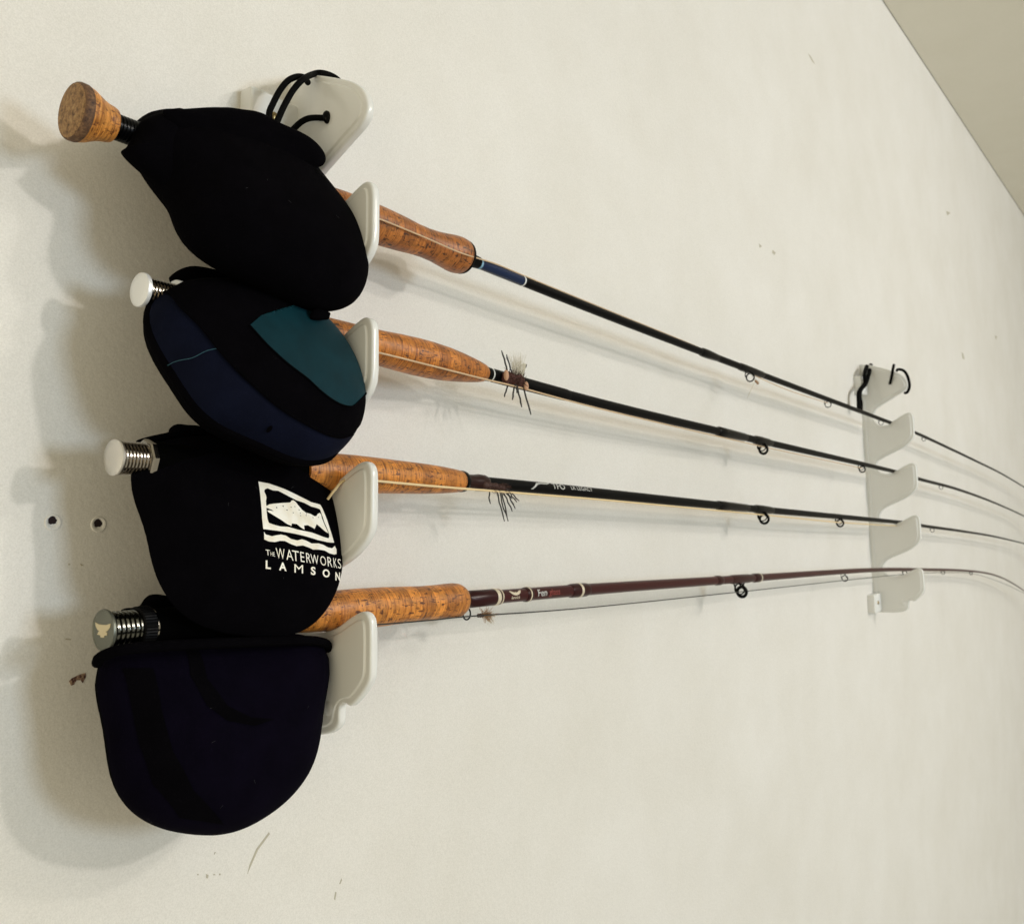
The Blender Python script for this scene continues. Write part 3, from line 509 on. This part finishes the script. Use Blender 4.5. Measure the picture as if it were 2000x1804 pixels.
# --- maroon rod
r4 = Rod(4, 'maroon fly rod with gunmetal winged end cap and orange cork grip')
cap = r4.disc_lathe('butt_cap', [(-152.2, 0), (-152.2, 7), (-152.2, 9.2), (-152.5, 9.6), (-152.3, 10.3), (-151.4, 10.5), (-150.6, 10.2), (-150.0, 8.6), (-150.0, 0)], M['gunmetal'], seg=44)
wing = [(-.62, .44), (-.30, .34), (-.05, .33), (.05, .33), (.30, .34), (.62, .44), (.58, .2), (.40, .0), (.22, -.07), (.36, -.09), (.36, -.28), (.16, -.30), (.14, -.42), (-.14, -.42), (-.16, -.30), (-.42, -.27), (-.42, -.22), (-.34, -.19), (-.34, -.08), (-.22, -.06), (-.40, .0), (-.55, .2)]
a = r4.at(r4.x0); mb = MB(); vs = [Vector((-.1523 - .00018, a.y - p[0] * .0118, a.z + p[1] * .0083)) for p in wing]
k = len(vs); mb.add(vs + [q + Vector((.0004, 0, 0)) for q in vs], [tuple(range(k))] + [(i, (i+1) % k, k + (i+1) % k, k + i) for i in range(k)]); mb.build('emblem', M['gold'], cap, r4.o, smooth=False)
r4.disc_lathe('reel_seat', [(-150.2, 0), (-150.2, 8)] + threads(-149.8, -134.6, 6, 9.1, 1.1) + [(-134, 8.6), (-126, 8.6), (-126, 0)], M['dark_chrome'], seg=44)
r4.disc_lathe('locking_ring', [(-135.4, 8), (-135.4, 9.8), (-134.8, 10.4), (-128.6, 10.6), (-128, 10), (-128, 8)], M['black_satin'], seg=88, angle=15, knurl=.28)
r4.disc_lathe('ring', [(-128.2, 8), (-128.2, 9.2), (-127.4, 9.3), (-126.6, 9.2), (-126.6, 8)], M['chrome'], seg=40)
r4.disc_lathe('hood', [(-127, 0), (-127, 8.8), (-126, 9.2), (-60, 9.2), (-54, 8.8), (-54, 0)], M['black_seat'], seg=40)
r4.disc_lathe('grip', [(-55, 0), (-55, 9), (-44, 10.4), (-25, 11.6), (0, 12.6), (20, 12.9), (40, 12.8), (62, 12.3), (80, 11.9), (94, 12.1), (103, 12.5), (111, 12.6), (116, 12.1), (119, 10.8), (120.4, 8.6), (120.6, 0)], M['cork_pale'], seg=44)
r4.blank(.118, [(.12, 5.3), (.3, 5.1), (.6, 4.6), (1.28, 3.1), (2, 2.2), (2.8, 1.2)], M['blank_maroon'])
r4.lathe('wrap', [(120, 0), (120, 5.0), (124, 5.2), (128, 5.0), (130, 5.9), (160, 5.8), (164, 5.6), (165, 4.9), (165, 0)], M['maroon_wrap'])
r4.lathe('ring', [(157, 5.8), (157.6, 6.05), (160.6, 6.05), (161.2, 5.8)], M['pale_ring']); r4.lathe('ring', [(163, 5.5), (163.3, 5.8), (164.3, 5.8), (164.6, 5.5)], M['pale_ring'])
r4.lathe('wrap', [(197, 0), (197, 5.0), (199, 5.4), (203, 5.4), (205, 5.0), (205, 0)], M['maroon_wrap']); r4.lathe('ring', [(200.2, 5.4), (200.5, 5.6), (201.5, 5.6), (201.8, 5.4)], M['pale_ring'])
r4.lathe('wrap', [(262, 0), (262, 4.9), (265, 5.5), (286, 5.5), (290, 4.9), (290, 0)], M['maroon_wrap']); r4.lathe('ring', [(274, 5.5), (274.5, 5.75), (277, 5.75), (277.5, 5.5)], M['pale_ring'])
v, f = letters('Fen', .012); r4.decal('lettering', v, f, .2092, .0080, math.radians(10), .00530, M['silver_mark'], 1.15)
v, f = letters('glass', .012); r4.decal('lettering', v, f, .2255, .0074, math.radians(10), .00530, M['red_mark'], 1.15)
wg = [(-1, .42), (-.72, .40), (-.3, .16), (-.08, .12), (0, .3), (.08, .12), (.3, .16), (.72, .40), (1, .42), (.8, .05), (.45, -.2), (.12, -.28), (0, -.3), (-.12, -.28), (-.45, -.2), (-.8, .05)]
r4.decal('emblem', [Vector((a_, b_, 0)) for a_, b_ in wg], [tuple(range(len(wg)))], .1805, .0056, math.radians(22), .00532, M['pale_ring'], 1.35, 0)
v, f = letters('fenwick', .01); r4.decal('lettering', v, f, .1745, .0034, math.radians(-12), .00532, M['pale_ring'], 1.05)
r4.lathe('ferrule', [(548, 0), (548, 4.3), (552, 5.0), (560, 5.0), (564, 4.4), (564, 0)], M['maroon_wrap'])
r4.lathe('guide_wrap', [(588, 0), (588, 4.2), (594, 4.9), (636, 4.8), (648, 4.1), (648, 0)], M['maroon_wrap'])
r4.lathe('ferrule', [(652, 0), (652, 4.0), (655, 5.0), (672, 4.9), (676, 4.0), (676, 0)], M['maroon_wrap']); r4.lathe('ring', [(668, 4.9), (668.5, 5.1), (670, 5.1), (670.5, 4.9)], M['pale_ring'])
r4.guide(.6197, .0148, .0056, .0011, True); r4.guide(.9905, .0100, .0042, .0005); r4.guide(1.3185, .0062, .0036, .0005); r4.guide(1.60, .0056, .0034, .0004); r4.guide(1.86, .005, .003, .0004)
mb = MB(); c = r4.at(.1270) - Vector((0, 0, .0105)); mb.torus(c, .0042, .0006, 'Y', 24, 8); mb.build('hook_keeper', M['black_gloss'], r4.e, r4.o)

# ------------------------------------------------------------------ fly lines
for key, material, rad, label in ((1, 'line_tan', .00055, 'tan fly line lying along the blue and black rod'), (2, 'line_tan', .00070, 'tan fly line below the plain black rod'),
                                  (3, 'line_cream', .00088, 'cream fly line below the rod with silver lettering'), (4, 'line_dark', .00050, 'dark fly line below the maroon rod')):
    P = catmull(mmv(D['line'][str(key)]), 8); mb = MB(); mb.sweep(P, rad, 10)
    tag(mb.build('fly_line', M[material], None, P[0]), label, 'fishing line', 'fly lines strung through the rods')

# ------------------------------------------------------------------ artificial flies
def strand(mb, a, d, L, r, sag=.0, seg=6, wob=.0):
    a = Vector(a); d = Vector(d).normalized(); P = []
    for k in range(6):
        t = k / 5; P.append(a + d * L * t + Vector((random.uniform(-wob, wob), random.uniform(-wob, wob), -sag * t * t)))
    mb.sweep(P, [r] * 5 + [r * .6], seg)
# large foam fly on the plain black rod
c = r2.at(.178) + Vector((0, -.0062, 0)); e = empty('fishing_fly', c, 'dark foam fly with long black rubber legs and pale hair wing', 'fishing fly', 'flies hooked on the rods'); e.scale = (1.25, 1.2, 1.3)
mb = MB()
for k in range(7):
    mb.ball(Vector((-.008 + k * .0026, random.uniform(-.0008, .0008), random.uniform(-.001, .001))), .0033, 10, (1, .9, random.uniform(.9, 1.35)))
mb.build('body', M['rust_foam'], e)
mb = MB(); mb.ball((-.0098, -.002, .0004), .0024, 12, (.8, .7, 1.4)); mb.build('head', M['tan_foam'], e)
mb = MB(); mb.ball((.0105, -.0024, -.0035), .0022, 10, (1, .6, 1.3)); mb.build('tail', M['tan_foam'], e)
for a, d, L in (((-.007, -.001, .003), (-.5, 0, 1), .0135), ((-.004, -.002, .003), (-.55, 0, 1), .0115), ((.008, -.001, .003), (.62, 0, 1), .0088), ((-.006, -.001, -.004), (-.55, 0, -1), .0100),
                ((.000, -.001, -.004), (-.28, 0, -1), .0100), ((.002, -.001, -.004), (.42, 0, -1), .0140), ((.009, -.001, -.004), (.5, 0, -1), .0185), ((.0015, -.001, -.004), (.3, 0, -1), .005)):
    mb = MB(); strand(mb, a, d, L, .00056, 0, 6, .0003); mb.build('leg', M['rubber_leg'], e)
mb = MB()
for k in range(90): strand(mb, (random.uniform(-.004, .006), -.002, .002), (random.uniform(-.5, .45), random.uniform(-.3, .2), 1), random.uniform(.006, .015), .00010, 0, 4, .0004)
mb.build('hair_wing', M['pale_hair'], e)
mb = MB()
for k in range(150): strand(mb, (random.uniform(-.008, .008), -.002, random.uniform(-.002, .002)), (random.uniform(-1, 1), random.uniform(-.6, .2), random.uniform(-.8, 1)), random.uniform(.003, .006), .00012, 0, 4, .0003)
mb.build('hackle', M['brown_hair'], e)
mb = MB()
for k in range(10): strand(mb, (.006 + k * .0002, -.002, .002), (.12 + k * .02, -.1, 1), .0085, .00022, 0, 4, .0001)
mb.build('wing_case', M['pale_hair'], e)
# dark fly hanging from the lettered rod
c = r3.at(.155) + Vector((0, -.0055, -.0035)); e = empty('fishing_fly', c, 'dark rubber legged fly trailing below the rod with silver lettering', 'fishing fly', 'flies hooked on the rods'); e.scale = (1.2, 1.1, 1.25)
mb = MB()
for k in range(6): mb.ball((-.010 + k * .0034, 0, .0012 - k * .0002), .0026, 10, (1.2, .8, random.uniform(.8, 1.1)))
mb.build('body', M['brown_hair'], e)
for a, d, L in (((-.008, -.001, -.001), (.12, 0, -1), .0085), ((.000, -.001, -.001), (.42, 0, -1), .0205), ((.002, -.001, -.001), (.52, 0, -1), .021), ((.005, -.001, -.001), (.38, 0, -1), .0175), ((.006, -.001, -.001), (.85, 0, -1), .0165),
                ((.008, -.001, 0), (1.0, 0, -1), .0165), ((.009, -.001, 0), (1.25, 0, -.75), .0145), ((.010, -.001, 0), (1.5, 0, -.7), .0155), ((.007, -.001, 0), (1.0, 0, -.6), .011)):
    mb = MB(); strand(mb, a, d, L, .00046, .0006, 6, .0005); mb.build('leg', M['rubber_leg'], e)
mb = MB()
for k in range(120): strand(mb, (random.uniform(-.010, .010), -.001, random.uniform(-.001, .002)), (random.uniform(.2, 1), random.uniform(-.5, .2), random.uniform(-.8, .3)), random.uniform(.003, .007), .00011, 0, 4, .0003)
mb.build('hackle', M['brown_hair'], e)
# small tan fly in the hook keeper of the maroon rod
c = r4.at(.145) + Vector((0, -.002, -.0125)); e = empty('fishing_fly', c, 'small tan and brown fly hooked below the maroon rod', 'fishing fly', 'flies hooked on the rods')
mb = MB()
for k in range(5): mb.ball((-.007 + k * .0024, 0, 0), .0013, 8, (1.3, 1, random.uniform(.9, 1.4)))
mb.build('body', M['brown_hair'], e)
mb = MB()
for k in range(130): strand(mb, (random.uniform(-.004, .006), 0, 0), (random.uniform(-.2, 1), random.uniform(-.7, .3), random.uniform(-1, .8)), random.uniform(.003, .008), .00012, 0, 4, .0004)
mb.build('hackle', M['tan_hair'], e)
mb = MB()
for k in range(26): strand(mb, (.002, 0, -.001), (random.uniform(.1, 1), random.uniform(-.5, .2), random.uniform(-1, .2)), random.uniform(.005, .010), .00012, 0, 4, .0004)
mb.build('tail', M['pale_hair'], e)
# little fly in the first guide of the blue rod
c = r1.at(.677) + Vector((0, -.003, -.0125)); e = empty('fishing_fly', c, 'tiny pale fly with thread tag in the first guide of the blue rod', 'fishing fly', 'flies hooked on the rods')
mb = MB()
for k in range(4): mb.ball((-.003 + k * .0022, 0, -.0006 * k), .0016, 8)
mb.build('body', M['tan_hair'], e)
mb = MB()
for k in range(24): strand(mb, (.001, 0, -.001), (random.uniform(-.3, 1), random.uniform(-.5, .3), random.uniform(-.5, 1)), random.uniform(.003, .006), .00014, 0, 4, .0003)
mb.build('hackle', M['pale_hair'], e)
mb = MB(); strand(mb, (-.006, 0, -.001), (-1, 0, -.95), .034, .00035); strand(mb, (0, 0, .001), (-1, 0, .25), .018, .0003); mb.build('thread', M['pale_hair'], e)

# ------------------------------------------------------------------ reel pouches
class Pouch:
    def __init__(s, key, label, material, name='body'):
        p = D['pouch'][str(key)]; s.O = Vector(p['O']) / 1000; t = math.radians(p['tilt']); s.H = p['H'] / 1000; s.a, s.b = (2, .85) if key == 3 else (2.6, .5); s.r = [q / 1000 for q in p['r']]
        s.U = Vector((1, 0, 0)); s.V = Vector((0, math.sin(t), math.cos(t))); s.N = s.U.cross(s.V); NT = len(s.r)
        s.e = empty('reel_pouch', s.O - Vector((0, 0, .06)), label, 'reel pouch', 'reel pouches hanging on the rods'); s.o = s.e.location
        seg = 128; rings = 26
        for side, part, mt in ((1, name, material), (-.8, 'back_panel', M['black_fabric'])):
            bm = MB(); vs = []; fs = []
            for i in range(rings + 1):
                rho = math.sin(math.pi / 2 * i / rings)
                for k in range(seg):
                    th = 2 * math.pi * k / seg; R = s.rad(th) * rho
                    vs.append(s.pt(R * math.cos(th), R * math.sin(th), side * s.h(rho)))
            for i in range(rings):
                for k in range(seg):
                    q = (i*seg+k, (i+1)*seg+k, (i+1)*seg+(k+1) % seg, i*seg+(k+1) % seg); fs.append(q if side > 0 else q[::-1])
            bm.add(vs, fs); ob = bm.build(part, mt, s.e, s.o, angle=80)
            b2 = bmesh.new(); b2.from_mesh(ob.data); bmesh.ops.remove_doubles(b2, verts=b2.verts, dist=1e-6); b2.to_mesh(ob.data); b2.free()
    def rad(s, th):
        n = len(s.r); k = (th / (2 * math.pi) * n) % n; i = int(k) % n; f = k - int(k); p0, p1, p2, p3 = s.r[i-1], s.r[i], s.r[(i+1) % n], s.r[(i+2) % n]
        return p1 * (1 - f) + p2 * f
    def h(s, rho): return s.H * max(0, 1 - min(1, rho) ** s.a) ** s.b
    def pt(s, u, v, h): return s.O + s.U * u + s.V * v + s.N * h
    def on(s, u, v, off):
        rho = math.hypot(u, v) / s.rad(math.atan2(v, u)); e = .0005
        hh = lambda a, b: s.h(math.hypot(a, b) / s.rad(math.atan2(b, a)))
        h0 = hh(u, v); n = s.N - s.U * min(3, max(-3, (hh(u+e, v) - h0) / e)) - s.V * min(3, max(-3, (hh(u, v+e) - h0) / e)); n.normalize()
        return s.pt(u, v, h0) + n * off
    def patch(s, name, poly, material, off=.0004, step=.003, hole=None, edge=False):
        bm = bmesh.new()
        if hole:
            A = [Vector((*p, 0)) for p in poly]; B = [Vector((*p, 0)) for p in hole]
            def rs(L, n):
                c = Vector((0, 0, 0))
                for q in A: c += q / len(A)
                L = sorted(L, key=lambda q: 0) ; tot = [0]
                for a, b in zip(L, L[1:] + L[:1]): tot.append(tot[-1] + (b - a).length)
                out = []
                for k in range(n):
                    t = tot[-1] * k / n; i = max(j for j in range(len(L)) if tot[j] <= t); a, b = L[i], L[(i+1) % len(L)]
                    out.append(a + (b - a) * ((t - tot[i]) / max(tot[i+1] - tot[i], 1e-9)))
                return out
            A = rs(A, 120); B = rs(B, 240); c = sum(B, Vector((0, 0, 0))) / len(B); i0 = 0
            j = 0; va = [bm.verts.new(q / 1000) for q in A]; used = []
            for q in A:
                used.append(min(B, key=lambda w: (w - q).length + 3.0 * abs((w - q).cross(c - q).z) / max((c - q).length, 1e-6)))
            vb = [bm.verts.new(q / 1000) for q in used]
            for k in range(len(A)):
                k2 = (k + 1) % len(A)
                try: bm.faces.new((va[k], va[k2], vb[k2], vb[k]))
                except ValueError: pass
            bmesh.ops.remove_doubles(bm, verts=bm.verts, dist=1e-6)
        else: bm.faces.new([bm.verts.new((p[0] / 1000, p[1] / 1000, 0)) for p in poly])
        bmesh.ops.triangulate(bm, faces=bm.faces, ngon_method='EAR_CLIP')
        us = [v.co.x for v in bm.verts]; vs = [v.co.y for v in bm.verts]
        for lo, hi, no in ((min(us), max(us), (1, 0, 0)), (min(vs), max(vs), (0, 1, 0))):
            k = lo + step
            while k < hi:
                bmesh.ops.bisect_plane(bm, geom=list(bm.verts) + list(bm.edges) + list(bm.faces), plane_co=(k if no[0] else 0, k if no[1] else 0, 0), plane_no=no, dist=1e-7); k += step
        bmesh.ops.recalc_face_normals(bm, faces=bm.faces)
        for v in bm.verts: v.co = s.on(v.co.x, v.co.y, off) - s.o
        me = bpy.data.meshes.new(name); bm.to_mesh(me); bm.free(); me.materials.append(material)
        me.polygons.foreach_set('use_smooth', [True] * len(me.polygons))
        o = bpy.data.objects.new(name, me); COL.objects.link(o); o.parent = s.e; return o
    def seam(s, name, uv, r, material, off=.0003):
        mb = MB(); P = catmull([Vector((*p, 0)) / 1000 for p in uv], 6); mb.sweep([s.on(p.x, p.y, off) for p in P], r, 6); return mb.build(name, material, s.e, s.o)
    def pillow(s, name, poly, th, material):
        """a padded piece of its own: outline on a plane, domed on both sides"""
        P = [Vector(p) / 1000 for p in poly]; P = catmull(P, 6, True); c = sum(P, Vector((0, 0, 0))) / len(P); mb = MB(); n = len(P)
        for side in (1, -1):
            vs = []; fs = []
            for i in range(9):
                rho = math.sin(math.pi / 2 * i / 8)
                for q in P: vs.append(c + (q - c) * rho + Vector((0, -side * th * math.sqrt(max(0, 1 - rho ** 2.4)), 0)))
            for i in range(8):
                for k in range(n): fs.append((i*n+k, (i+1)*n+k, (i+1)*n+(k+1) % n, i*n+(k+1) % n))
            mb.add(vs, fs)
        return mb.build(name, material, s.e, s.o, angle=80)
    def piping(s, a0, a1, r):
        mb = MB(); P = []
        for k in range(49):
            th = a0 + (a1 - a0) * k / 48; q = s.rad(th) - r * .55; P.append(s.pt(q * math.cos(th), q * math.sin(th), .0))
        mb.sweep(P, [r * min(1, .35 + k / 5, .35 + (48 - k) / 5) for k in range(49)], 10); return mb.build('piping', M['black_fabric'], s.e, s.o)
    def glyph(s, ch, quad, material):
        bold = ch.endswith('*'); vs, fs = letters(ch[0], (0 if ch[0] == 'M' else .03) if bold else -.004)
        x0, x1 = min(v.x for v in vs), max(v.x for v in vs); y0, y1 = min(v.y for v in vs), max(v.y for v in vs)
        a, b, c, d = [Vector(q) / 1000 for q in quad]; mb = MB(); out = []
        for v in vs:
            p = (v.x - x0) / (x1 - x0); q = (v.y - y0) / (y1 - y0)
            w_ = (a * (1 - p) + b * p) * (1 - q) + (d * (1 - p) + c * p) * q
            out.append(s.on(w_.x, w_.y, .0005))
        mb.add(out, fs); return mb.build('letter', material, s.e, s.o, smooth=False)

p4 = Pouch(4, 'navy black reel pouch under the maroon rod, lowest of the four', M['navy_fabric'])
p4.patch('band', D['bandA'], M['black_fabric']); p4.patch('band', D['bandB'], M['black_fabric']); p4.pillow('back_flap', D['flap4'], .006, M['black_fabric'])
p3 = Pouch(3, 'black reel pouch printed with a trout logo and lettering', M['black_fabric'])
p3.pillow('back_flap', D['flap3'], .006, M['black_fabric'])
p3.patch('logo_frame', D['frame_o'], M['print'], hole=D['frame_i']); p3.patch('trout_print', D['fish'], M['print'], .0006); p3.patch('wave_print', D['wave'], M['print'])
for k, (u, v) in enumerate(D['spots']):
    q = .32 if k in (0, 1, 2) else .26
    p3.patch('trout_spot', [(u + q * 1.6 * math.cos(a) , v + q * math.sin(a) - .3 * q * math.cos(a)) for a in [2 * math.pi * j / 8 for j in range(8)]], M['black_fabric'], .0009)
for ch, quad in D['letters']: p3.glyph(ch, quad, M['print'])
p2 = Pouch(2, 'dark blue reel pouch with lit side coloured teal and black diagonal band', M['blue_fabric'])
p2.patch('band', D['band2'], M['black_fabric'], .0007, .002); p2.patch('panel', D['teal'], M['blue_fabric_lit'], .0010, .002)
p2.piping(math.radians(100), math.radians(322), .0034)
p2.seam('piping', D['seamL'], .0007, M['black_fabric'], .0010); p2.seam('piping', D['seamU'], .0006, M['black_fabric'], .0012)
p2.seam('stitching', D['thread'], .00016, M['thread'], .0007); p2.pillow('back_flap', D['flap2'], .006, M['black_fabric'])
u, v = D['dot']; p2.patch('eyelet', [(u + 1.2 * math.cos(2 * math.pi * j / 14), v + 1.1 * math.sin(2 * math.pi * j / 14)) for j in range(14)], M['black_fabric'], .0009)
p1 = Pouch(1, 'plain black reel pouch under the flared cork butt, topmost of the four', M['black_fabric'])
p1.pillow('front_flap', D['flap1'], .008, M['black_fabric']); p1.pillow('neck', D['neck1'], .011, M['black_fabric']); p1.pillow('pull_tab', D['tab1'], .003, M['black_fabric'])
fz = mmv(D['fuzz']); mb = MB()
for a, b in zip(fz, fz[1:]):
    for k in range(14):
        q = a.lerp(b, random.random()); strand(mb, q - p1.o + Vector((-.002, 0, -.001)), (random.uniform(-.3, 1), random.uniform(-.8, 0), random.uniform(-.2, 1)), random.uniform(.002, .0042), .00009, 0, 4, .0003)
tag(mb.build('velcro_fuzz', M['cord'], p1.e), kind='stuff')
mb = MB(); mb.sweep(catmull(mmv(D['rim4']), 5), [.0018] + [.0027] * 49 + [.0018], 12); mb.build('rim', M['black_fabric'], p4.e, p4.o)


# a little lint caught on the fabric
for p in (p1, p2, p3, p4):
    mb = MB()
    for k in range(5):
        a = random.uniform(0, 2 * math.pi); q = random.uniform(.1, .75) * p.rad(a); c = p.on(q * math.cos(a), q * math.sin(a), .0006); d = p.U * random.uniform(-1, 1) + p.V * random.uniform(-1, 1)
        mb.sweep([c - p.o + d.normalized() * t * random.uniform(.0005, .0014) + p.N * .0001 * t * t for t in (-1, 0, 1)], .00006, 4)
    tag(mb.build('lint', M['lint'], p.e), kind='stuff')
